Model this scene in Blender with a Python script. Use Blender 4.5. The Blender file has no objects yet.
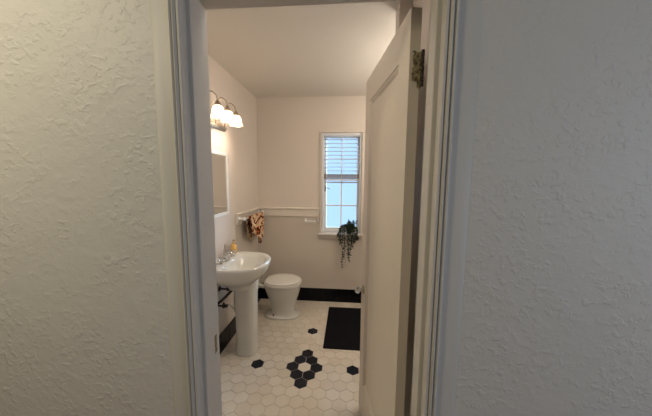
import bpy, bmesh, math, random
from mathutils import Vector, Matrix
random.seed(7)
PI = math.pi
scn = bpy.context.scene
COL = scn.collection

# ------------------------------------------------------------------ helpers
def link(name, bm, mat=None, parent=None, smooth=False, loc=None, mats=None):
    me = bpy.data.meshes.new(name)
    bmesh.ops.recalc_face_normals(bm, faces=bm.faces)
    bm.to_mesh(me); bm.free()
    for m in (mats or [mat]):
        me.materials.append(m)
    if smooth:
        for p in me.polygons: p.use_smooth = True
        try: me.set_sharp_from_angle(angle=math.radians(40))
        except Exception: pass
    o = bpy.data.objects.new(name, me)
    COL.objects.link(o)
    if parent: o.parent = parent
    if loc: o.location = loc
    return o

def thing(name, label, cat, loc=(0, 0, 0), group=None):
    o = bpy.data.objects.new(name, None); COL.objects.link(o)
    o.location = loc; o.empty_display_size = .05
    return tag(o, label, cat, group)

def tag(o, label, cat, group=None):
    o['label'] = label; o['category'] = cat
    if group: o['group'] = group
    return o

def struct(o, label=None):
    o['kind'] = 'structure'
    if label: o['label'] = label
    return o

def box(bm, x0, x1, y0, y1, z0, z1, bev=0, seg=2):
    vs = [bm.verts.new(p) for p in ((x0,y0,z0),(x1,y0,z0),(x1,y1,z0),(x0,y1,z0),(x0,y0,z1),(x1,y0,z1),(x1,y1,z1),(x0,y1,z1))]
    fs = [bm.faces.new([vs[i] for i in f]) for f in ((0,3,2,1),(4,5,6,7),(0,1,5,4),(1,2,6,5),(2,3,7,6),(3,0,4,7))]
    if bev:
        es = list({e for f in fs for e in f.edges})
        bmesh.ops.bevel(bm, geom=es, offset=bev, segments=seg, affect='EDGES', profile=.5)

def loft(bm, rings, cap0=True, cap1=True, mat=0):
    R = [[bm.verts.new(p) for p in r] for r in rings]
    n = len(R[0]); fs = []
    for a, b in zip(R, R[1:]):
        for i in range(n):
            j = (i+1) % n
            fs.append(bm.faces.new((a[i], a[j], b[j], b[i])))
    if cap0: fs.append(bm.faces.new(R[0][::-1]))
    if cap1: fs.append(bm.faces.new(R[-1]))
    for f in fs: f.material_index = mat

def sring(cx, cy, z, rb, rf, ry, n=48, eb=2.0, ef=2.0):
    """ring: rb radius toward -x, rf toward +x, superellipse exponents eb / ef"""
    out = []
    for i in range(n):
        t = 2*PI*i/n; c, s = math.cos(t), math.sin(t)
        e = ef if c > 0 else eb
        k = 1/((abs(c)**e + abs(s)**e)**(1/e))
        out.append(Vector((cx + (rf if c > 0 else rb)*c*k, cy + ry*s*k, z)))
    return out

def lathe(bm, prof, M=Matrix(), n=24, cap0=True, cap1=True, mat=0):
    loft(bm, [[M @ Vector((r*math.cos(2*PI*i/n), r*math.sin(2*PI*i/n), z)) for i in range(n)] for r, z in prof], cap0, cap1, mat)

def aim(loc, d):
    return Matrix.Translation(Vector(loc)) @ Vector(d).to_track_quat('Z', 'Y').to_matrix().to_4x4()

def tube(bm, pts, r, n=12, mat=0):
    pts = [Vector(p) for p in pts]
    rs = r if isinstance(r, (list, tuple)) else [r]*len(pts)
    rings = []; up = None
    for i, p in enumerate(pts):
        d = (pts[min(i+1, len(pts)-1)] - pts[max(i-1, 0)]).normalized()
        if up is None:
            up = Vector((0,0,1)) if abs(d.z) < .9 else Vector((1,0,0))
        a = d.cross(up).normalized(); up = a.cross(d).normalized()
        rings.append([p + (a*math.cos(2*PI*k/n) + up*math.sin(2*PI*k/n))*rs[i] for k in range(n)])
    loft(bm, rings, mat=mat)

def curve_pts(ctrl, n=8):
    c = [Vector(p) for p in ctrl]; c = [c[0]*2-c[1]] + c + [c[-1]*2-c[-2]]
    out = []
    for i in range(1, len(c)-2):
        for k in range(n):
            t = k/n
            out.append(.5*((2*c[i]) + (c[i+1]-c[i-1])*t + (2*c[i-1]-5*c[i]+4*c[i+1]-c[i+2])*t*t + (3*c[i]-c[i-1]-3*c[i+1]+c[i+2])*t**3))
    out.append(c[-2]); return out

# ------------------------------------------------------------------ materials
def mat(name, col, rough=.5, metal=0, bump=None, spec=.5, coat=0, var=None):
    m = bpy.data.materials.new(name); m.use_nodes = True
    nt = m.node_tree; b = nt.nodes['Principled BSDF']
    b.inputs['Base Color'].default_value = (*col, 1)
    b.inputs['Roughness'].default_value = rough
    b.inputs['Metallic'].default_value = metal
    b.inputs['Specular IOR Level'].default_value = spec
    b.inputs['Coat Weight'].default_value = coat
    tc = nt.nodes.new('ShaderNodeTexCoord')
    if var:                                   # (scale, second colour, amount)
        no = nt.nodes.new('ShaderNodeTexNoise'); no.inputs['Scale'].default_value = var[0]; no.inputs['Detail'].default_value = 4
        mx = nt.nodes.new('ShaderNodeMix'); mx.data_type = 'RGBA'
        mx.inputs[6].default_value = (*col, 1); mx.inputs[7].default_value = (*var[1], 1)
        rp = nt.nodes.new('ShaderNodeValToRGB'); rp.color_ramp.elements[0].position = .5-var[2]; rp.color_ramp.elements[1].position = .5+var[2]
        nt.links.new(tc.outputs['Object'], no.inputs['Vector']); nt.links.new(no.outputs['Fac'], rp.inputs['Fac'])
        nt.links.new(rp.outputs['Color'], mx.inputs[0]); nt.links.new(mx.outputs[2], b.inputs['Base Color'])
    if bump:                                  # (scale, distance)
        no = nt.nodes.new('ShaderNodeTexNoise'); no.inputs['Scale'].default_value = bump[0]; no.inputs['Detail'].default_value = 5
        bp = nt.nodes.new('ShaderNodeBump'); bp.inputs['Distance'].default_value = bump[1]
        nt.links.new(tc.outputs['Object'], no.inputs['Vector']); nt.links.new(no.outputs['Fac'], bp.inputs['Height']); nt.links.new(bp.outputs['Normal'], b.inputs['Normal'])
    return m

def plaster_mat():
    m = bpy.data.materials.new('hand_trowelled_plaster'); m.use_nodes = True
    nt = m.node_tree; N = nt.nodes; L = nt.links; b = N['Principled BSDF']
    b.inputs['Base Color'].default_value = (.60, .575, .53, 1); b.inputs['Roughness'].default_value = .55
    b.inputs['Specular IOR Level'].default_value = .35
    tc = N.new('ShaderNodeTexCoord')
    mp = N.new('ShaderNodeMapping'); mp.inputs['Scale'].default_value = (1, 1, 1.15)
    L.new(tc.outputs['Object'], mp.inputs['Vector'])
    def noise(s, d, rough=.5, dist=0, src=mp):
        n = N.new('ShaderNodeTexNoise'); n.inputs['Scale'].default_value = s; n.inputs['Detail'].default_value = d
        n.inputs['Roughness'].default_value = rough; n.inputs['Distortion'].default_value = dist
        L.new(src.outputs['Vector'], n.inputs['Vector']); return n.outputs['Fac']
    def mth(op, a, c, clamp=False):
        n = N.new('ShaderNodeMath'); n.operation = op; n.use_clamp = clamp
        for i, v in enumerate((a, c)):
            if isinstance(v, (int, float)): n.inputs[i].default_value = v
            else: L.new(v, n.inputs[i])
        return n.outputs[0]
    fine = noise(46, 2.5, .5, .35)
    lump = mth('MULTIPLY', mth('SUBTRACT', fine, .50), 7, True)          # flat topped trowel flecks
    patch = mth('MULTIPLY', mth('SUBTRACT', noise(5.5, 3, .6), .33), 4.0, True)
    med = noise(13, 5, .55, .3)
    h = mth('ADD', mth('MULTIPLY', mth('MULTIPLY', lump, patch), .42), mth('MULTIPLY', med, 1.3))
    bp = N.new('ShaderNodeBump'); bp.inputs['Distance'].default_value = .0036; bp.inputs['Strength'].default_value = .8
    L.new(h, bp.inputs['Height']); L.new(bp.outputs['Normal'], b.inputs['Normal'])
    return m

def hex_mat(name, col, col2, rough):
    m = bpy.data.materials.new(name); m.use_nodes = True
    nt = m.node_tree; N = nt.nodes; L = nt.links; b = N['Principled BSDF']
    b.inputs['Roughness'].default_value = rough
    b.inputs['Specular IOR Level'].default_value = .2 if col[0] < .1 else .5
    g = N.new('ShaderNodeNewGeometry'); tc = N.new('ShaderNodeTexCoord')
    no = N.new('ShaderNodeTexNoise'); no.inputs['Scale'].default_value = 6; no.inputs['Detail'].default_value = 5
    L.new(tc.outputs['Object'], no.inputs['Vector'])
    ad = N.new('ShaderNodeMath'); ad.operation = 'MULTIPLY_ADD'; ad.inputs[1].default_value = .45; L.new(g.outputs['Random Per Island'], ad.inputs[0]); L.new(no.outputs['Fac'], ad.inputs[2])
    rp = N.new('ShaderNodeValToRGB'); rp.color_ramp.elements[0].position = .35; rp.color_ramp.elements[1].position = 1.1
    rp.color_ramp.elements[0].color = (*col, 1); rp.color_ramp.elements[1].color = (*col2, 1)
    rp.color_ramp.elements[1].position = 1.0
    L.new(ad.outputs[0], rp.inputs['Fac']); L.new(rp.outputs['Color'], b.inputs['Base Color'])
    bp = N.new('ShaderNodeBump'); bp.inputs['Distance'].default_value = .001; bp.inputs['Strength'].default_value = .35
    n2 = N.new('ShaderNodeTexNoise'); n2.inputs['Scale'].default_value = 14; L.new(tc.outputs['Object'], n2.inputs['Vector'])
    L.new(n2.outputs['Fac'], bp.inputs['Height']); L.new(bp.outputs['Normal'], b.inputs['Normal'])
    return m

def towel_mat():
    m = bpy.data.materials.new('patterned_cotton'); m.use_nodes = True
    nt = m.node_tree; N = nt.nodes; L = nt.links; b = N['Principled BSDF']; b.inputs['Roughness'].default_value = .95
    b.inputs['Specular IOR Level'].default_value = .1
    tc = N.new('ShaderNodeTexCoord'); no = N.new('ShaderNodeTexNoise')
    no.inputs['Scale'].default_value = 9; no.inputs['Detail'].default_value = 2; no.inputs['Distortion'].default_value = 1.8
    L.new(tc.outputs['Object'], no.inputs['Vector'])
    rp = N.new('ShaderNodeValToRGB'); rp.color_ramp.interpolation = 'CONSTANT'
    e = rp.color_ramp.elements; e[0].position = 0; e[0].color = (.10, .02, .01, 1); e[1].position = .41; e[1].color = (.42, .12, .035, 1)
    for p, c in ((.45, (.80, .68, .52, 1)), (.52, (.50, .20, .07, 1)), (.555, (.66, .48, .26, 1)), (.62, (.16, .04, .02, 1))):
        k = e.new(p); k.color = c
    L.new(no.outputs['Fac'], rp.inputs['Fac']); L.new(rp.outputs['Color'], b.inputs['Base Color'])
    return m

def emis(name, col, s):
    m = bpy.data.materials.new(name); m.use_nodes = True; nt = m.node_tree
    nt.nodes.remove(nt.nodes['Principled BSDF']); e = nt.nodes.new('ShaderNodeEmission')
    e.inputs[0].default_value = (*col, 1); e.inputs[1].default_value = s
    nt.links.new(e.outputs[0], nt.nodes['Material Output'].inputs[0]); return m

def frosted(name, col, k, d=.25):
    m = bpy.data.materials.new(name); m.use_nodes = True; nt = m.node_tree
    nt.nodes.remove(nt.nodes['Principled BSDF']); N = nt.nodes; L = nt.links
    t = N.new('ShaderNodeBsdfTranslucent'); t.inputs[0].default_value = (*col, 1)
    p = N.new('ShaderNodeBsdfTransparent'); p.inputs[0].default_value = (*col, 1)
    g = N.new('ShaderNodeBsdfDiffuse'); g.inputs[0].default_value = (*col, 1)
    a = N.new('ShaderNodeMixShader'); a.inputs[0].default_value = k; L.new(t.outputs[0], a.inputs[1]); L.new(p.outputs[0], a.inputs[2])
    c = N.new('ShaderNodeMixShader'); c.inputs[0].default_value = d; L.new(a.outputs[0], c.inputs[1]); L.new(g.outputs[0], c.inputs[2])
    L.new(c.outputs[0], N['Material Output'].inputs[0]); return m

def pane(name):
    m = bpy.data.materials.new(name); m.use_nodes = True; nt = m.node_tree
    nt.nodes.remove(nt.nodes['Principled BSDF']); N = nt.nodes; L = nt.links
    p = N.new('ShaderNodeBsdfTransparent'); p.inputs[0].default_value = (.96, .98, 1, 1)
    g = N.new('ShaderNodeBsdfGlossy'); g.inputs['Roughness'].default_value = .03
    f = N.new('ShaderNodeFresnel'); f.inputs[0].default_value = 1.3
    a = N.new('ShaderNodeMixShader'); L.new(f.outputs[0], a.inputs[0]); L.new(p.outputs[0], a.inputs[1]); L.new(g.outputs[0], a.inputs[2])
    L.new(a.outputs[0], N['Material Output'].inputs[0]); return m

M_plaster = plaster_mat()
M_trim = mat('satin_trim_paint', (.57, .545, .50), .5, bump=(60, .0004), spec=.3)
M_doorp = mat('cream_door_paint', (.66, .595, .50), .36, bump=(40, .0004))
M_edge = mat('door_edge_paint', (.50, .46, .38), .45, bump=(40, .0004))
M_wall = mat('bathroom_wall_paint', (.675, .610, .550), .5, bump=(90, .0006))
M_ceil = mat('ceiling_paint', (.70, .665, .615), .7, bump=(70, .0006))
M_wain = mat('wainscot_paint', (.60, .545, .475), .35, bump=(60, .0004))
M_rail = mat('chair_rail_paint', (.70, .645, .575), .35, bump=(60, .0004))
M_porc = mat('glazed_porcelain', (.66, .655, .61), .12, coat=.3)
M_seat = mat('white_seat_enamel', (.76, .74, .69), .2)
M_chrome = mat('chrome', (.75, .75, .76), .12, 1)
M_bronze = mat('aged_dark_metal', (.05, .04, .035), .35, .8)
M_nickel = mat('brushed_nickel', (.42, .37, .30), .3, 1)
M_brass = mat('worn_brass', (.36, .30, .16), .55, .1, var=(110, (.10, .07, .03), .08))
M_white = mat('white_window_paint', (.80, .82, .84), .4)
M_slat = frosted('white_vinyl_slat', (.82, .85, .88), 0, .6)
M_mirror = mat('mirror_silver', (.85, .85, .84), .02, 1)
M_cab = mat('white_cabinet_enamel', (.78, .78, .77), .3)
M_black = mat('black_glazed_tile', (.006, .006, .008), .22, spec=.15)
M_grout = mat('pale_grout', (.52, .47, .40), .9)
M_dgrout = mat('dark_grout', (.03, .03, .03), .9)
M_hexc = hex_mat('cream_hexagon_tile', (.66, .59, .49), (.74, .69, .60), .17)
M_hexk = hex_mat('black_hexagon_tile', (.008, .009, .013), (.014, .016, .026), .22)
M_rug = mat('black_cotton_rug', (.008, .008, .010), .95, bump=(260, .004), spec=.1)
M_towel = towel_mat()
M_amber = mat('amber_soap_bottle', (.72, .44, .13), .15, coat=.4)
M_taupe = mat('taupe_ceramic', (.40, .33, .29), .4)
M_leaf = mat('dark_green_leaf', (.012, .022, .012), .45, var=(40, (.02, .04, .018), .2))
M_stem = mat('plant_stem', (.02, .018, .01), .7)
M_pot = mat('dark_clay_pot', (.03, .03, .032), .5)
M_shade = frosted('frosted_glass_shade', (1, .95, .86), .25)
M_bulb = emis('warm_bulb', (1, .79, .58), 150)
M_pane = pane('window_glass')
M_knobglass = mat('cut_glass', (.75, .78, .80), .05, 0, coat=.5)
M_knobglass.node_tree.nodes['Principled BSDF'].inputs['Transmission Weight'].default_value = .8
M_hallfloor = mat('oak_floor', (.22, .12, .06), .4)
M_halldark = mat('hall_paint', (.5, .48, .44), .7)

# ------------------------------------------------------------------ room dimensions
YF, YB = .775, .905            # hallway face / bathroom face of the doorway wall
XL, XR = -.484, .247           # doorway jambs
HZ = 2.014                     # head jamb
BX, BY, CZ = -1.04, 2.98, 2.352
WX0, WX1, WZ0, WZ1 = -.295, .150, .832, 1.965   # window opening

# doorway wall (hall plaster)
bm = bmesh.new()
box(bm, -2.6, XL-.012, YF, YB, 0, 2.55); box(bm, XR+.012, 2.6, YF, YB, 0, 2.55); box(bm, XL-.012, XR+.012, YF, YB, HZ+.012, 2.55)
struct(link('wall_front', bm, M_plaster), 'pale hand-trowelled plaster wall around the bathroom doorway')
# hallway shell behind the camera
bm = bmesh.new(); box(bm, -2.6, 2.6, -1.6, YF, -.05, -.002); struct(link('floor_hallway', bm, M_hallfloor))
bm = bmesh.new(); box(bm, -2.6, 2.6, -1.6, YF, 2.55, 2.6); struct(link('ceiling_hallway', bm, M_halldark))
bm = bmesh.new(); box(bm, -2.7, 2.7, -1.7, -1.6, 0, 2.6); struct(link('wall_rear', bm, M_halldark))
bm = bmesh.new(); box(bm, -2.7, -2.6, -1.6, YF+.1, 0, 2.6); struct(link('wall_hallway_left', bm, M_halldark))
bm = bmesh.new(); box(bm, 2.6, 2.7, -1.6, YF+.1, 0, 2.6); struct(link('wall_hallway_right', bm, M_halldark))

def frame_sweep(bm, prof, x0, x1, zt, z0=0.0):
    """sweep profile (d outward from the opening, y) up, across and down with mitred corners"""
    prof = [(d, y) for d, y in prof]
    P = []
    for d, y in prof:
        P.append([bm.verts.new(p) for p in ((x0-d, y, z0), (x0-d, y, zt+d), (x1+d, y, zt+d), (x1+d, y, z0))])
    n = len(P)
    for i in range(n):
        a, b = P[i], P[(i+1) % n]
        for k in range(3): bm.faces.new((a[k], a[k+1], b[k+1], b[k]))
    bm.faces.new([p[0] for p in P]); bm.faces.new([p[3] for p in P][::-1])

bm = bmesh.new()
frame_sweep(bm, [(.0, .776), (0, .760), (.0015, .757), (.006, .756), (.008, .7575), (.0095, .762), (.0115, .762), (.013, .756), (.017, .7525), (.021, .756),
                 (.0225, .7625), (.0245, .7625), (.026, .758), (.030, .7555), (.034, .759), (.036, .7665), (.040, .768), (.066, .768), (.076, .7686), (.086, .770), (.094, .7725), (.100, .776)], XL, XR, HZ)
struct(link('trim_1', bm, M_trim, smooth=True), 'painted moulded casing around the doorway')
bm = bmesh.new()
frame_sweep(bm, [(.0115, .7765), (0, .7765), (0, .792), (-.011, .7925), (-.0125, .7945), (-.013, .797), (-.013, .853), (-.012, .855), (0, .856), (0, .910), (.0115, .910)], XL, XR, HZ)
jamb = struct(link('trim_2', bm, M_trim), 'painted door jamb with stop strip')
bm = bmesh.new(); box(bm, XL-.001, XL+.0015, .862, .892, .80, .87, .0006)
box(bm, XL+.0015, XL+.0025, .857, .866, .812, .858)
link('strike_plate', bm, M_brass, jamb)

# bathroom shell
bm = bmesh.new(); box(bm, BX-.1, BX, YB, BY+.1, 0, CZ+.05)
struct(link('wall_left', bm, M_wall))
bm = bmesh.new()
box(bm, BX, WX0, BY, BY+.12, 0, CZ); box(bm, WX1, 1.2, BY, BY+.12, 0, CZ)
box(bm, WX0, WX1, BY, BY+.12, 0, WZ0-.02); box(bm, WX0, WX1, BY, BY+.12, WZ1, CZ)
struct(link('wall_back', bm, M_wall))
bm = bmesh.new(); box(bm, .306, .40, YB, 1.549, 0, CZ); box(bm, .3985, 1.1, 1.449, 1.549, 0, CZ); box(bm, 1.1, 1.2, 1.4, BY, 0, CZ)
struct(link('wall_right', bm, M_wall))
bm = bmesh.new(); box(bm, .243, .305, 1.45, 1.55, 0.001, CZ-.001, .002)
struct(link('trim_7', bm, M_wall), 'slim full-height post behind the open door')
bm = bmesh.new(); box(bm, BX, 1.2, YB, BY+.12, CZ, CZ+.08)
struct(link('ceiling', bm, M_ceil))

# hex tiled floor
S = .0933; HH = .0808
bm = bmesh.new()
box(bm, BX, 1.1, YF, BY, -.03, -.0022)
for f in bm.faces: f.material_index = 2
def clip(poly, ax, v, sgn):
    out = []
    for i in range(len(poly)):
        a, b = poly[i], poly[(i+1) % len(poly)]
        ia, ib = (a[ax]-v)*sgn >= 0, (b[ax]-v)*sgn >= 0
        if ia: out.append(a)
        if ia != ib:
            t = (v-a[ax])/(b[ax]-a[ax]); out.append((a[0]+(b[0]-a[0])*t, a[1]+(b[1]-a[1])*t))
    return out
flower = {(1,0),(-1,0),(.5,1),(-.5,1),(.5,-1),(-.5,-1),(0,2),(0,-2)}
singles = {(-4,0),(4,0),(0,6)}
cx0, cy0 = -.312, 1.868
for r in range(-14, 15):
    for q in range(-9, 17):
        ux = q + (.5 if r % 2 else 0)
        x, y = cx0+ux*S, cy0+r*HH
        R = (S-.0032)/math.sqrt(3)
        def hexa(rr): return [(x+rr*math.cos(PI/6+k*PI/3), y+rr*math.sin(PI/6+k*PI/3)) for k in range(6)]
        def cl(p):
            for a in ((0, BX+.001, 1), (0, 1.098, -1), (1, YF+.001, 1), (1, BY-.001, -1)):
                p = clip(p, *a) if p else p
            return p
        top, bot = cl(hexa(R-.0012)), cl(hexa(R))
        if len(bot) < 3 or len(top) != len(bot): continue
        vt = [bm.verts.new((*p, 0)) for p in top]; vb = [bm.verts.new((*p, -.0022)) for p in bot]
        vm = [bm.verts.new((*p, -.0008)) for p in bot]
        k = 1 if ((ux, r) in flower or (ux, r) in singles) else 0
        fs = [bm.faces.new(vt)]
        n = len(vt)
        for i in range(n):
            j = (i+1) % n
            fs.append(bm.faces.new((vt[i], vt[j], vm[j], vm[i]))); fs.append(bm.faces.new((vm[i], vm[j], vb[j], vb[i])))
        for f in fs: f.material_index = k
struct(link('floor', bm, mats=[M_hexc, M_hexk, M_grout]), 'cream hexagon tile floor with a black tile flower')

# black tile skirting
def tile_row(name, p0, p1, nrm, z0, z1, w=.152):
    bm = bmesh.new(); L = (Vector(p1)-Vector(p0)).length; d = (Vector(p1)-Vector(p0)).normalized(); nv = Vector(nrm)
    k = 0.0
    def bb(a, b, t, za, zb, bev, mi):
        q0 = Vector(p0)+d*a; q1 = Vector(p0)+d*b+nv*t
        n0 = len(bm.faces)
        before = set(bm.faces)
        box(bm, min(q0.x,q1.x), max(q0.x,q1.x), min(q0.y,q1.y), max(q0.y,q1.y), za, zb, bev, 2)
        for f in bm.faces:
            if f not in before: f.material_index = mi
    bb(0, L, .009, z0, z1-.001, 0, 1)
    while k < L-.005:
        e = min(k+w-.002, L); bb(k, e, .0125, z0+.001, z1, .0015, 0); k += w
    return struct(link(name, bm, mats=[M_black, M_dgrout]))
tile_row('baseboard_left', (BX, YB+.001, 0), (BX, BY, 0), (1, 0, 0), .0, .158)
tile_row('baseboard_back', (BX+.014, BY, 0), (1.1, BY, 0), (0, -1, 0), .0, .162)

# wainscot + rails
bm = bmesh.new(); box(bm, BX, BX+.006, 2.335, BY-.0005, .159, 1.0175)
struct(link('trim_3', bm, M_wain), 'flat wainscot on the left wall past the basin')
bm = bmesh.new(); box(bm, BX+.0125, WX0-.03, BY-.010, BY-.0005, .163, 1.0175); box(bm, WX0-.03, WX1+.03, BY-.010, BY-.0005, .163, .775); box(bm, WX1+.03, 1.1, BY-.010, BY-.0005, .163, 1.0175)
struct(link('trim_4', bm, M_wain), 'flat wainscot under the window')
def rail(bm, a, b, horiz_y=None):
    pass
prof = [(0, 1.018), (.020, 1.018), (.022, 1.022), (.022, 1.096), (.030, 1.100), (.032, 1.106), (.032, 1.116), (.029, 1.120), (0, 1.122)]
bm = bmesh.new(); loft(bm, [[Vector((BX+d, y, z)) for d, z in prof] for y in (2.330, BY-.001)])
struct(link('trim_5', bm, M_rail), 'chair rail on the left wall')
bm = bmesh.new(); loft(bm, [[Vector((x, BY-d-.0005, z)) for d, z in prof] for x in (BX+.033, WX0-.034)])
loft(bm, [[Vector((x, BY-d-.0005, z)) for d, z in prof] for x in (WX1+.034, 1.1)])
struct(link('trim_6', bm, M_rail), 'chair rail on the back wall')

# ------------------------------------------------------------------ window
win = struct(bpy.data.objects.new('window_1', None)); COL.objects.link(win); win['label'] = 'white window with small panes above the trailing plant'
def wbox(name, boxes, m, bev=.0015, par=win):
    bm = bmesh.new()
    for b in boxes: box(bm, *b, bev)
    return link(name, bm, m, par)
wbox('head_casing', [(WX0-.03, WX1+.03, BY-.012, BY-.0005, WZ1, WZ1+.052)], M_wall)
wbox('side_casing', [(WX0-.022, WX0-.001, BY-.0115, BY-.0005, WZ0+.001, WZ1-.001)], M_wall)
wbox('side_casing', [(WX1+.001, WX1+.022, BY-.0115, BY-.0005, WZ0+.001, WZ1-.001)], M_wall)
wbox('window_sill', [(WX0-.034, WX1+.034, BY-.062, BY-.0005, WZ0-.020, WZ0), (WX0+.0005, WX1-.0005, BY-.001, BY+.085, WZ0-.020, WZ0)], M_wall, .003)
wbox('apron', [(WX0-.028, WX1+.028, BY-.028, BY-.011, WZ0-.062, WZ0-.0205)], M_wall)
ys0, ys1 = BY+.055, BY+.090
wbox('window_frame', [(WX0+.001, WX0+.022, BY+.012, BY+.11, WZ0+.001, WZ1-.001), (WX1-.022, WX1-.001, BY+.012, BY+.11, WZ0+.001, WZ1-.001),
      (WX0+.0225, WX1-.0225, BY+.012, BY+.11, WZ1-.022, WZ1-.001)], M_white)
sx0, sx1, sz0, sz1 = WX0+.023, WX1-.023, WZ0+.002, WZ1-.023
sash = wbox('sash', [(sx0, sx0+.024, ys0, ys1, sz0, sz1), (sx1-.024, sx1, ys0, ys1, sz0, sz1), (sx0+.024, sx1-.024, ys0, ys1, sz0, sz0+.052), (sx0+.024, sx1-.024, ys0, ys1, sz1-.03, sz1)], M_white)
xm = (sx0+sx1)/2
mz = [1.147, 1.415, 1.68]
wbox('muntin', [(xm-.008, xm+.008, ys0+.006, ys1-.006, sz0+.052, sz1-.03)] + [(sx0+.024, sx1-.024, ys0+.007, ys1-.007, z-.008, z+.008) for z in mz], M_white, .001, win)
bm = bmesh.new(); box(bm, sx0+.02, sx1-.02, ys0+.015, ys0+.019, sz0+.04, sz1-.02); link('pane', bm, M_pane, win)
bm = bmesh.new(); tube(bm, curve_pts([(sx0+.012, ys0-.004, 1.33), (sx0+.022, ys0-.014, 1.345), (sx0+.035, ys0-.018, 1.35), (sx0+.065, ys0-.016, 1.338)]), [.004]*25, 8)
box(bm, sx0+.002, sx0+.022, ys0-.006, ys0+.001, 1.31, 1.375, .001)
link('latch', bm, M_nickel, win, True)

# blind
bl = thing('window_blind', 'white slatted blind drawn down over the upper half of the window', 'blind', ((WX0+WX1)/2, BY+.03, WZ1))
def bpart(name, bm, m, smooth=False):
    bmesh.ops.translate(bm, verts=bm.verts, vec=-Vector(bl.location)); return link(name, bm, m, bl, smooth)
bx0, bx1 = WX0+.025, WX1-.025
bm = bmesh.new(); box(bm, bx0, bx1, BY+.006, BY+.050, WZ1-.045, WZ1-.0225, .002); bpart('head_rail', bm, M_slat)
for k in range(9):
    z = 1.894 - k*.0435
    bm = bmesh.new()
    ring = []
    for s in range(7):
        t = (s/6-.5)*.046
        a = math.radians(-5)
        cz = .0018*(1-(s/3-1)**2)
        ring.append((BY+.028+t*math.cos(a), z - t*math.sin(a)*-1 + cz))
    low = [(y, zz-.0026) for y, zz in ring][::-1]
    loft(bm, [[Vector((x, y, zz)) for y, zz in ring+low] for x in (bx0+.002, bx1-.002)])
    bpart('slat', bm, M_slat)
bm = bmesh.new()
for k in range(9): box(bm, bx0+.002, bx1-.002, BY+.004, BY+.052, 1.452+k*.0062, 1.4570+k*.0062)
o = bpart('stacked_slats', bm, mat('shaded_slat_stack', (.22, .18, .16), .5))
bm = bmesh.new(); box(bm, bx0+.002, bx1-.002, BY+.003, BY+.053, 1.434, 1.450, .003); bpart('bottom_rail', bm, M_slat)
for x in (bx0+.03, (bx0+bx1)/2, bx1-.03):
    bm = bmesh.new(); tube(bm, [(x, BY+.0045, 1.45), (x, BY+.0045, 1.92)], .0012, 6); tube(bm, [(x, BY+.0515, 1.45), (x, BY+.0515, 1.92)], .0012, 6)
    bpart('ladder_cord', bm, M_slat)

# ------------------------------------------------------------------ door
u = Vector((-.097, .639, 0)).normalized(); nr = Vector((u.y, -u.x, 0))
DM = Matrix(((u.x, nr.x, 0, .191), (u.y, nr.y, 0, .9125), (0, 0, 1, 0), (0, 0, 0, 1)))
DL, DT, DZ0, DZ1 = .648, .035, .010, 1.996
door = struct(bpy.data.objects.new('door_1', None)); COL.objects.link(door); door.matrix_world = DM
door['label'] = 'cream one-panel bathroom door standing open into the room'
bm = bmesh.new()
def rect(i, y, p=(.105, .548, .225, 1.868)):
    return [bm.verts.new(q) for q in ((p[0]+i, y, p[2]+i), (p[1]-i, y, p[2]+i), (p[1]-i, y, p[3]-i), (p[0]+i, y, p[3]-i))]
outs = []
for side in (0, 1):
    fy = (lambda d: d) if side == 0 else (lambda d: DT-d)
    o_ = [bm.verts.new(q) for q in ((0, fy(0), DZ0), (DL, fy(0), DZ0), (DL, fy(0), DZ1), (0, fy(0), DZ1))]
    loops = [o_] + [rect(i, fy(d)) for i, d in ((0, 0), (.002, .004), (.006, .003), (.013, .0055), (.019, .011), (.022, .0125))]
    for a, b in zip(loops, loops[1:]):
        for k in range(4): bm.faces.new((a[k], a[(k+1) % 4], b[(k+1) % 4], b[k]))
    bm.faces.new(loops[-1]); outs.append(o_)
edgef = []
for k in range(4):
    f = bm.faces.new((outs[0][k], outs[0][(k+1) % 4], outs[1][(k+1) % 4], outs[1][k]))
slab = link('door_slab', bm, M_doorp, door)
for sg, y0 in ((-1, 0), (1, DT)):
    bm = bmesh.new(); M = aim((DL-.062, y0, .810), (0, sg, 0))
    lathe(bm, [(.026, 0), (.026, .003), (.022, .006), (.010, .008), (.009, .018), (.011, .022)], M, 20)
    ro = link('door_knob', bm, M_nickel, door, True)
    bm = bmesh.new()
    lathe(bm, [(.012, .020), (.017, .025), (.022, .031), (.023, .038), (.021, .045), (.016, .050), (.008, .052)], M, 12)
    link('glass_grip', bm, M_knobglass, ro)
bm = bmesh.new(); box(bm, DL, DL+.0015, .006, .029, .74, .90, .0005); link('latch_plate', bm, M_brass, door)
# paint-chipped hinge
bm = bmesh.new()
rnd = random.Random(3)
def blob(cy, cz, ry, rz, n=22):
    pts = []
    for i in range(n):
        t = 2*PI*i/n; k = 1+rnd.uniform(-.16, .14)
        pts.append((cy+ry*k*math.copysign(abs(math.cos(t))**.7, math.cos(t)), cz+rz*k*math.copysign(abs(math.sin(t))**.7, math.sin(t))))
    a = [bm.verts.new((-.0045, y, z)) for y, z in pts]; b = [bm.verts.new((-.0005, y+.0, z)) for y, z in pts]
    bm.faces.new(a)
    for i in range(n): bm.faces.new((a[i], a[(i+1) % n], b[(i+1) % n], b[i]))
blob(.027, 1.840, .0155, .024); blob(.026, 1.795, .0165, .024); blob(.034, 1.762, .007, .012)
box(bm, -.0025, -.0005, .009, .018, 1.862, 1.8655)
hg = link('hinge', bm, M_brass, door)
bm = bmesh.new()
for z0, z1 in ((1.80, 1.822), (1.823, 1.845), (1.777, 1.799), (1.846, 1.868), (1.754, 1.776)):
    lathe(bm, [(.0048, z0+.001), (.0055, z0+.002), (.0055, z1-.002), (.0048, z1-.001)], Matrix.Translation((-.006, .0415, 0)), 14)
link('hinge_pin', bm, M_bronze, hg, True)

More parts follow.
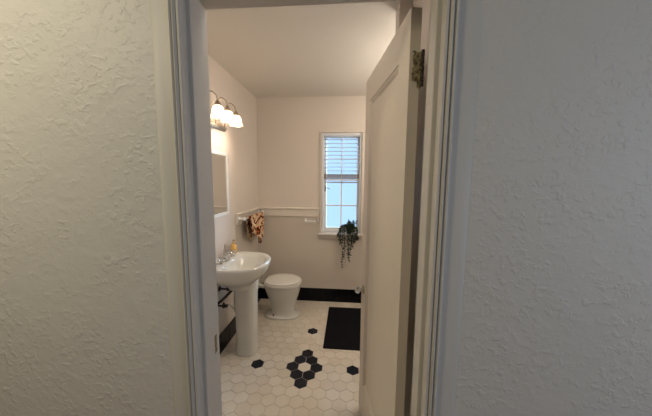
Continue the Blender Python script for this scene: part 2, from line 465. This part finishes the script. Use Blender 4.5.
# ------------------------------------------------------------------ sconce bar
SCY = (1.822, 1.972, 2.122)
sc = thing('vanity_light', 'three-shade brushed metal wall light glowing above the mirror', 'wall light', (BX, 1.972, 1.857))
def sp(name, bm, m, par=None, smooth=True):
    bmesh.ops.translate(bm, verts=bm.verts, vec=-Vector(sc.location))
    return link(name, bm, m, par or sc, smooth)
bm = bmesh.new(); box(bm, BX+.0005, BX+.020, 1.782, 2.165, 1.836, 1.878, .005, 3); box(bm, BX+.020, BX+.030, 1.792, 2.155, 1.845, 1.869, .004, 3); sp('back_plate', bm, M_nickel)
for y in SCY:
    bm = bmesh.new()
    tube(bm, curve_pts([(BX+.028, y, 1.857), (BX+.034, y, 1.900), (BX+.034, y, 1.965), (BX+.044, y, 2.025), (BX+.080, y, 2.052), (BX+.116, y, 2.028), (BX+.128, y, 1.985)]), .0042, 10)
    sp('arm', bm, M_nickel)
    bm = bmesh.new(); lathe(bm, [(.007, .036), (.010, .030), (.016, .018), (.025, .006), (.027, 0), (.024, -.004)], Matrix.Translation((BX+.128, y, 1.957)), 24); cap = sp('shade_cap', bm, M_nickel)
    bm = bmesh.new()
    prof = [(.020, .0), (.029, -.006), (.036, -.018), (.040, -.034), (.041, -.050), (.043, -.062), (.048, -.074), (.055, -.082)]
    rings = []
    n = 40
    for i, (r, z) in enumerate(prof):
        w = max(0, i-4)/3
        rings.append([Vector((BX+.128+(r+.004*w*math.cos(10*2*PI*k/n))*math.cos(2*PI*k/n), y+(r+.004*w*math.cos(10*2*PI*k/n))*math.sin(2*PI*k/n), 1.955+z)) for k in range(n)])
    inn = [[Vector((BX+.128+(v.x-BX-.128)*.94, y+(v.y-y)*.94, v.z)) for v in r] for r in rings[::-1]]
    loft(bm, rings+inn, False, False)
    shd = sp('lamp_shade', bm, M_shade)
    bm = bmesh.new(); lathe(bm, [(.004, .026), (.011, .022), (.012, .010), (.019, -.004), (.023, -.018), (.019, -.032), (.010, -.040), (.003, -.042)], Matrix.Translation((BX+.128, y, 1.922)), 20)
    sp('bulb', bm, M_bulb, shd)

# ------------------------------------------------------------------ mirror cabinet
mc = thing('medicine_cabinet', 'white framed mirror cabinet on the wall above the basin', 'mirror cabinet', (BX, 1.975, 1.14))
def mp_(name, bm, m, sm=False):
    bmesh.ops.translate(bm, verts=bm.verts, vec=-Vector(mc.location)); return link(name, bm, m, mc, sm)
bm = bmesh.new()
y0, y1, z0, z1 = 1.79, 2.166, 1.168, 1.637
fr = .026
box(bm, BX+.0005, BX+.014, y0-fr, y0, z0-fr, z1+fr, .002); box(bm, BX+.0005, BX+.014, y1, y1+fr, z0-fr, z1+fr, .002)
box(bm, BX+.0005, BX+.014, y0, y1, z0-fr, z0, .002); box(bm, BX+.0005, BX+.014, y0, y1, z1, z1+fr, .002)
mp_('frame', bm, M_cab)
bm = bmesh.new(); box(bm, BX+.001, BX+.008, y0, y1, z0, z1); mp_('mirror_glass', bm, M_mirror)
for z in (1.20, 1.58):
    bm = bmesh.new(); lathe(bm, [(.003, 0), (.003, .045)], Matrix.Translation((BX+.016, y1+fr+.004, z)), 10); box(bm, BX+.0005, BX+.015, y1+fr+.0005, y1+fr+.010, z, z+.045, .001); mp_('hinge', bm, M_cab)

# ------------------------------------------------------------------ pedestal basin
sx, sy = -.838, 1.975
sk = thing('pedestal_sink', 'white porcelain pedestal basin against the left wall', 'sink', (-.85, sy, 0))
def kp(name, bm, m, sm=True, par=None):
    bmesh.ops.translate(bm, verts=bm.verts, vec=-Vector(sk.location)); return link(name, bm, m, par or sk, sm)
bm = bmesh.new()
bk = sx-(BX+.003)
rings = [sring(sx-.02, sy, .580, .075, .095, .085, eb=3, ef=2.4),
         sring(sx-.02, sy, .610, .085, .105, .105, eb=3, ef=2.4),
         sring(sx-.01, sy, .650, .14, .140, .165, eb=3.4, ef=2.2),
         sring(sx, sy, .690, .195, .180, .215, eb=4, ef=2.2),
         sring(sx, sy, .725, bk-.004, .205, .238, eb=5, ef=2.3),
         sring(sx, sy, .755, bk, .216, .247, eb=6, ef=2.35),
         sring(sx, sy, .782, bk, .222, .251, eb=6, ef=2.4),
         sring(sx, sy, .793, bk, .221, .250, eb=6, ef=2.4),
         sring(sx, sy, .800, bk-.003, .214, .244, eb=6, ef=2.4),
         sring(sx, sy, .801, bk-.010, .204, .235, eb=5.5, ef=2.35),
         sring(sx, sy, .796, bk-.020, .192, .224, eb=5, ef=2.3),
         sring(sx+.015, sy, .792, .135, .170, .205, eb=2.6, ef=2.3),
         sring(sx+.018, sy, .783, .122, .160, .196, eb=2.4, ef=2.2),
         sring(sx+.018, sy, .755, .112, .150, .182, eb=2.3, ef=2.2),
         sring(sx+.012, sy, .715, .095, .130, .152, eb=2.2, ef=2.1),
         sring(sx+.005, sy, .685, .065, .095, .105),
         sring(sx-.005, sy, .672, .022, .025, .026)]
loft(bm, rings); kp('basin', bm, M_porc)
bm = bmesh.new()
px_, py_ = -.826, 2.025
loft(bm, [sring(px_, py_, z, a, a, b, eb=3, ef=3) for z, a, b in ((.001, .088, .094), (.02, .089, .095), (.035, .088, .093), (.05, .085, .090), (.075, .083, .087), (.15, .081, .085), (.35, .083, .086), (.50, .087, .087), (.60, .094, .090), (.66, .097, .092))])
kp('pedestal', bm, M_porc)
bm = bmesh.new(); lathe(bm, [(.022, .6735), (.022, .676), (.012, .677), (.004, .675)], Matrix.Translation((sx-.005, sy, 0)), 20); kp('drain', bm, M_chrome)
# faucet: base bar, spout, two cross handles
bm = bmesh.new(); fx = -.975
loft(bm, [sring(fx, 1.985, z, a, a, b, eb=3, ef=3) for z, a, b in ((.795, .026, .055), (.806, .026, .055), (.812, .020, .048))])
tube(bm, curve_pts([(fx, 1.985, .805), (fx+.004, 1.985, .835), (fx+.03, 1.985, .858), (fx+.062, 1.985, .850), (fx+.080, 1.985, .832)]), [.016]*6+[.013]*12+[.011]*15, 14)
lathe(bm, [(.004, 0), (.004, .03), (.007, .032), (.006, .04), (.002, .042)], Matrix.Translation((fx-.012, 1.985, .845)), 10)
fa = kp('faucet', bm, M_chrome)
for y in (1.880, 2.100):
    bm = bmesh.new()
    lathe(bm, [(.024, 0), (.024, .005), (.014, .012), (.011, .028), (.013, .034), (.008, .044)], Matrix.Translation((fx, y, .796)), 18)
    for a in (.4, .4+PI/2):
        d = Vector((math.cos(a), math.sin(a), 0))*.034; c = Vector((fx, y, .834)); tube(bm, [c-d, c-d*.8, c, c+d*.8, c+d], [.006, .0095, .007, .0095, .006], 8)
    kp('handle', bm, M_chrome, True, None).parent = fa
for o in list(fa.children): pass
# trap, stops and supply lines under the basin
bm = bmesh.new()
tube(bm, curve_pts([(-.885, 1.985, .64), (-.905, 1.965, .575), (-.935, 1.94, .535), (-.985, 1.90, .485), (BX+.004, 1.86, .455)]), .0115, 12)
kp('drain_pipe', bm, M_bronze)
def stop(y, z, x=-.985):
    bm = bmesh.new()
    lathe(bm, [(.022, 0), (.020, .006), (.008, .010), (.008, x-BX-.004)], aim((BX+.002, y, z), (1, 0, 0)), 14)
    lathe(bm, [(.012, -.014), (.014, -.010), (.014, .012), (.009, .018), (.007, .028)], Matrix.Translation((x, y, z)), 12)
    va = kp('shutoff_valve', bm, M_bronze); bm = bmesh.new()
    loft(bm, [[aim((x+.0145, y, z), (1, 0, 0)) @ Vector((.020*math.cos(t*PI/8)*(1+.12*math.cos(t*PI/8*4)), .012*math.sin(t*PI/8), h)) for t in range(16)] for h in (0, .004, .012, .015)])
    kp('handle', bm, M_bronze).parent = va
stop(1.99, .548, -.965); stop(1.925, .435, -.975)
bm = bmesh.new(); tube(bm, curve_pts([(-.965, 1.99, .570), (-.962, 1.992, .62), (-.965, 1.99, .665), (-.975, 1.985, .72)]), .005, 8); kp('supply_line', bm, M_chrome)
bm = bmesh.new(); tube(bm, curve_pts([(-.975, 1.925, .44), (-.945, 1.945, .438), (-.92, 1.965, .405), (-.912, 1.985, .36), (-.93, 2.02, .35), (-.95, 2.06, .40), (-.955, 2.08, .55), (-.96, 2.07, .70)]), .0055, 8); kp('supply_line', bm, M_chrome)

# soap bottles
o = thing('soap_bottle', 'amber pump soap bottle on the back of the basin', 'soap bottle', (-.992, 2.178, .8005))
bm = bmesh.new(); lathe(bm, [(.023, 0), (.026, .003), (.027, .012), (.027, .062), (.021, .074), (.011, .080)], n=24); link('bottle', bm, M_amber, o, True)
bm = bmesh.new(); lathe(bm, [(.0105, .080), (.0105, .090), (.004, .091), (.0035, .105), (.008, .106), (.008, .112)], n=16); tube(bm, [(0, 0, .109), (.018, -.004, .108), (.024, -.005, .104)], .003, 8); link('pump', bm, M_amber, o, True)
o = thing('bud_vase', 'slender taupe bottle behind the basin tap', 'bottle', (-1.010, 2.050, .8005))
bm = bmesh.new(); lathe(bm, [(.011, 0), (.013, .004), (.013, .045), (.006, .062), (.005, .100), (.0065, .104), (.003, .105)], n=20); link('bottle_body', bm, M_taupe, o, True)

# ------------------------------------------------------------------ toilet
tl = thing('toilet', 'white toilet with closed lid in the far left corner', 'toilet', (-.69, 2.62, 0))
def tp(name, bm, m, sm=True):
    bmesh.ops.translate(bm, verts=bm.verts, vec=-Vector(tl.location)); bmesh.ops.scale(bm, verts=bm.verts, vec=(1.0, .95, .935)); return link(name, bm, m, tl, sm)
ty = 2.62
bm = bmesh.new()
loft(bm, [sring(-.675, ty, z, a, f, b, eb=2.6, ef=2.4) for z, a, f, b in ((.0015, .190, .183, .122), (.020, .192, .185, .124), (.027, .186, .179, .118), (.032, .150, .150, .108), (.05, .122, .135, .100), (.08, .115, .132, .098), (.14, .118, .140, .106), (.20, .130, .158, .122), (.27, .152, .180, .145), (.33, .170, .194, .162), (.365, .177, .200, .170), (.383, .177, .203, .172), (.388, .165, .195, .164))])
tp('bowl', bm, M_porc)
bm = bmesh.new()
loft(bm, [sring(-.672, ty, z, a, f, b, eb=2.5) for z, a, f, b in ((.388, .172, .196, .172), (.391, .180, .204, .180), (.402, .181, .205, .181), (.406, .176, .200, .176))]); tp('seat', bm, M_seat)
bm = bmesh.new()
loft(bm, [sring(-.672, ty, z, a, f, b, eb=2.5) for z, a, f, b in ((.4065, .155, .180, .156), (.412, .156, .181, .157), (.4125, .172, .197, .173), (.424, .172, .197, .173), (.429, .163, .188, .164), (.4315, .12, .14, .12), (.4325, .04, .05, .04))]); tp('lid', bm, M_seat)
for dy in (-.07, .07):
    bm = bmesh.new(); lathe(bm, [(.011, -.02), (.012, -.016), (.012, .016), (.011, .02)], aim((-.858, ty+dy, .405), (0, 1, 0)), 12); box(bm, -.866, -.835, ty+dy-.01, ty+dy+.01, .388, .400, .002)
    tp('lid_hinge', bm, M_chrome)
bm = bmesh.new(); tube(bm, curve_pts([(BX+.014, ty-.01, .33), (-.98, ty-.01, .335), (-.92, ty-.01, .34), (-.85, ty, .33)]), .022, 14); tp('flush_pipe', bm, M_porc)
bm = bmesh.new(); tube(bm, curve_pts([(BX+.013, 2.50, .18), (-.96, 2.49, .18), (-.935, 2.49, .22), (-.93, 2.50, .31), (-.925, 2.53, .33)]), .007, 8)
lathe(bm, [(.020, 0), (.020, .01), (.01, .03), (.01, .05)], aim((BX+.013, 2.50, .18), (1, 0, 0)), 12); tp('supply_valve', bm, M_bronze)
for dy in (-.088, .088):
    bm = bmesh.new(); lathe(bm, [(.013, 0), (.013, .008), (.008, .020), (.003, .024)], Matrix.Translation((-.745, ty+dy, .030)), 14); tp('bolt_cap', bm, mat('rusty_bolt', (.10, .05, .03), .6))

# ------------------------------------------------------------------ towel bar & towel
tb = thing('towel_bar', 'white towel bar mounted on the left chair rail', 'towel bar', (BX+.03, 2.64, 1.06))
def bp_(name, bm, m, sm=True):
    bmesh.ops.translate(bm, verts=bm.verts, vec=-Vector(tb.location)); return link(name, bm, m, tb, sm)
for y in (2.355, 2.885):
    bm = bmesh.new(); box(bm, BX+.0225, BX+.035, y-.022, y+.022, 1.048, 1.0955, .004); lathe(bm, [(.013, 0), (.010, .010), (.010, .03), (.016, .036), (.018, .048), (.014, .058)], aim((BX+.035, y, 1.072), (1, 0, 0)), 16)
    bp_('bracket', bm, M_cab)
bm = bmesh.new(); tube(bm, [(BX+.081, 2.355, 1.072), (BX+.081, 2.885, 1.072)], .008, 14); bp_('rod', bm, M_cab)

bm = bmesh.new(); xb, zb = BX+.081, 1.072
nu, nv = 44, 34
G = []
for i in range(nu+1):
    s = i/nu; y = 2.425 + .435*s
    lf = .19 + .115*math.exp(-((s-.60)/.17)**2) + .045*math.exp(-((s-.9)/.16)**2) + .02*math.sin(s*23)
    lb = .21 + .02*math.sin(s*11)
    row = []
    for j in range(nv+1):
        t = j/nv*2-1                       # -1 back hem .. +1 front hem
        r = .0115
        if abs(t) < .12:
            a = t/.12*PI/2; X_, Z_ = xb+r*math.sin(a), zb+r*math.cos(a)
        else:
            d = (abs(t)-.12)/.88; L = lf if t > 0 else lb
            fold = (.5+.5*math.sin(s*31+1.3*math.sin(s*9)))*.026*min(1, d*2.2)
            if t > 0: X_, Z_ = xb+r+.004*d+fold, zb-d*L
            else: X_, Z_ = xb-r-.002*d+.3*fold*.1, zb-d*L
        yy = y + .012*math.sin(s*28+d*2 if abs(t) >= .12 else s*28)*0 + (2.66-y)*.22*(((abs(t)-.12)/.88) if abs(t) > .12 else 0)
        row.append(bm.verts.new((X_, yy, Z_)))
    G.append(row)
for i in range(nu):
    for j in range(nv): bm.faces.new((G[i][j], G[i+1][j], G[i+1][j+1], G[i][j+1]))
tw = link('hand_towel', bm, M_towel, None, True)
md = tw.modifiers.new('thick', 'SOLIDIFY'); md.thickness = .004; md.offset = 1
tag(tw, 'orange brown and cream patterned towel draped over the white bar', 'towel')

# paper holder
ph = thing('toilet_paper_holder', 'small empty white and chrome holder on the back wall left of the window', 'paper holder', (-.40, BY-.01, .975))
def hp(name, bm, m, sm=True):
    bmesh.ops.translate(bm, verts=bm.verts, vec=-Vector(ph.location)); return link(name, bm, m, ph, sm)
for x in (-.480, -.335):
    bm = bmesh.new(); box(bm, x-.013, x+.013, BY-.018, BY-.0105, .952, .998, .003); tube(bm, [(x, BY-.015, .975), (x, BY-.05, .972), (x, BY-.065, .970)], [.010, .009, .012], 12)
    hp('bracket', bm, M_cab if x < -.4 else M_chrome)
bm = bmesh.new(); tube(bm, [(-.470, BY-.062, .970), (-.345, BY-.062, .970)], .010, 14); hp('roller', bm, M_cab)

# ------------------------------------------------------------------ rug
bm = bmesh.new()
box(bm, -.190, .30, 2.10, 2.83, .0006, .011, .004, 2)
tag(link('bath_rug', bm, M_rug), 'black rectangular bath rug on the hexagon floor by the door', 'rug')

# ------------------------------------------------------------------ plant
pl = thing('trailing_plant', 'dark trailing plant in a small pot on the window sill', 'potted plant', (.025, BY-.012, WZ0))
bm = bmesh.new(); lathe(bm, [(.026, .0), (.028, .003), (.036, .055), (.039, .056), (.039, .064), (.034, .064), (.032, .052), (.02, .05)], n=24); link('pot', bm, M_pot, pl, True)
rl = random.Random(11)
leaf = bmesh.new(); stem = bmesh.new()
def add_leaf(p, d, L, w):
    d = d.normalized(); s = d.cross(Vector((rl.uniform(-1,1), rl.uniform(-1,1), rl.uniform(-1,1)))).normalized(); n = d.cross(s)
    pts = [p, p+d*L*.35+s*w+n*.002, p+d*L*.75+s*w*.7, p+d*L-n*.002, p+d*L*.75-s*w*.7, p+d*L*.35-s*w+n*.002]
    mid = p+d*L*.5-n*.003
    v = [leaf.verts.new(q) for q in pts]; m_ = leaf.verts.new(mid)
    for i in range(6): leaf.faces.new((v[i], v[(i+1) % 6], m_))
vines_all = [((-.075, -.055), -.375, .0), ((-.055, -.06), -.27, .3), ((-.085, -.05), -.20, .5), ((.0, -.065), -.30, .1), ((.015, -.07), -.23, .7), ((-.02, -.06), -.22, .2), ((-.10, -.05), -.10, .2),
         ((.06, -.06), -.09, .4), ((.085, -.055), -.05, .1), ((.04, -.06), -.14, .6), ((-.12, -.045), -.02, .4)]
vines = [v for n_, v in enumerate(vines_all) if n_ not in (2,)]
for (dx, dy), zb_, k in vines:
    ctrl = [(0, 0, .055), (dx*.4, dy*.5, .10+.02*k), (dx*.85, dy*1.0, .075), (dx, dy*1.15, 0.0)]
    if zb_ < -.04:
        ctrl += [(dx+rl.uniform(-.012, .012), dy*1.15, zb_*.5), (dx+rl.uniform(-.015, .015), dy*1.1, zb_)]
    else: ctrl += [(dx*1.1, dy*1.15, zb_)]
    P = curve_pts(ctrl, 6); tube(stem, P, .0016, 5)
    for i, p in enumerate(P[2:]):
        for q in range(4 if i < 14 else 2):
            dd = Vector((rl.uniform(-1,1), rl.uniform(-1.1,.5), rl.uniform(-1,.35)))
            add_leaf(p + Vector((0, -.001, 0)), dd, rl.uniform(.018, .030), rl.uniform(.005, .009))
for k in range(12):
    a = rl.uniform(0, 2*PI); R = rl.uniform(.02, .085)
    tip = Vector((R*math.cos(a), -abs(R*math.sin(a))*.6, rl.uniform(.10, .155)))
    P = curve_pts([(0, 0, .055), tip*.6, tip], 5); tube(stem, P, .0015, 5)
    for p in P[2:]:
        for q in range(3): add_leaf(p, Vector((rl.uniform(-1,1), rl.uniform(-1,.2), rl.uniform(-.8,.8))), rl.uniform(.016, .028), rl.uniform(.005, .009))
link('foliage', leaf, M_leaf, pl); link('stems', stem, M_stem, pl)

# ------------------------------------------------------------------ towel behind the door
# ------------------------------------------------------------------ camera
f = 262.
n3 = lambda v: v.normalized()
Yc = n3(Vector((22, -29, f))); Dn = Vector((-20, 2355, f)); Dn = n3(Dn - Dn.dot(Yc)*Yc); Zc = -Dn; Xc = n3(Dn.cross(Yc))
if Xc.x < 0: Xc = -Xc
cam = bpy.data.cameras.new('camera'); co = bpy.data.objects.new('camera', cam); COL.objects.link(co)
right = Vector((Xc.x, Yc.x, Zc.x)); up = -Vector((Xc.y, Yc.y, Zc.y)); back = -Vector((Xc.z, Yc.z, Zc.z))
co.matrix_world = Matrix(((right.x, up.x, back.x, 0), (right.y, up.y, back.y, 0), (right.z, up.z, back.z, 1.454), (0, 0, 0, 1)))
cam.sensor_width = 36; cam.lens = f/652*36; cam.clip_start = .02
scn.camera = co

# ------------------------------------------------------------------ light
def area(name, loc, target, sx_, sy_, col, w):
    l = bpy.data.lights.new(name, 'AREA'); l.shape = 'RECTANGLE'; l.size = sx_; l.size_y = sy_; l.color = col; l.energy = w
    o = bpy.data.objects.new(name, l); COL.objects.link(o); o.location = loc
    o.rotation_euler = (Vector(target)-Vector(loc)).to_track_quat('-Z', 'Y').to_euler(); return o
area('hall_lamp', (-1.5, -.15, 2.45), (-1.1, .5, 1.0), .35, .35, (1, .895, .645), 16.5)
area('hall_daylight', (2.3, -.7, 1.5), (.2, .7, 1.2), 1.0, 1.3, (.70, .81, 1), 18)
area('bathroom_ceiling_fill', (-.35, 1.12, 2.33), (-.45, 1.5, 0), .3, .3, (1, .88, .78), 2.5)  # unseen fill added near the ceiling to even out the bathroom
pt = bpy.data.lights.new('tub_alcove_fill', 'POINT'); pt.energy = 19; pt.color = (1, .91, .78); pt.shadow_soft_size = .12  # added fill hidden behind the door, lifts back wall and ceiling
po = bpy.data.objects.new('tub_alcove_fill', pt); COL.objects.link(po); po.location = (.72, 2.05, 2.0)
sun = bpy.data.lights.new('daylight', 'SUN'); sun.energy = 22; sun.color = (.62, .80, 1); sun.angle = math.radians(75)
so = bpy.data.objects.new('daylight', sun); COL.objects.link(so); so.location = (2, 6, 4)
so.rotation_euler = Vector((-1, -.75, -.36)).to_track_quat('-Z', 'Y').to_euler()
w = bpy.data.worlds.new('sky'); scn.world = w; w.use_nodes = True
bg = w.node_tree.nodes['Background']; bg.inputs[0].default_value = (.47, .72, 1, 1); bg.inputs[1].default_value = 1.25

scn.view_settings.view_transform = 'Standard'; scn.view_settings.look = 'None'
scn.view_settings.exposure = 0; scn.view_settings.gamma = 1
scn.view_settings.use_curve_mapping = False
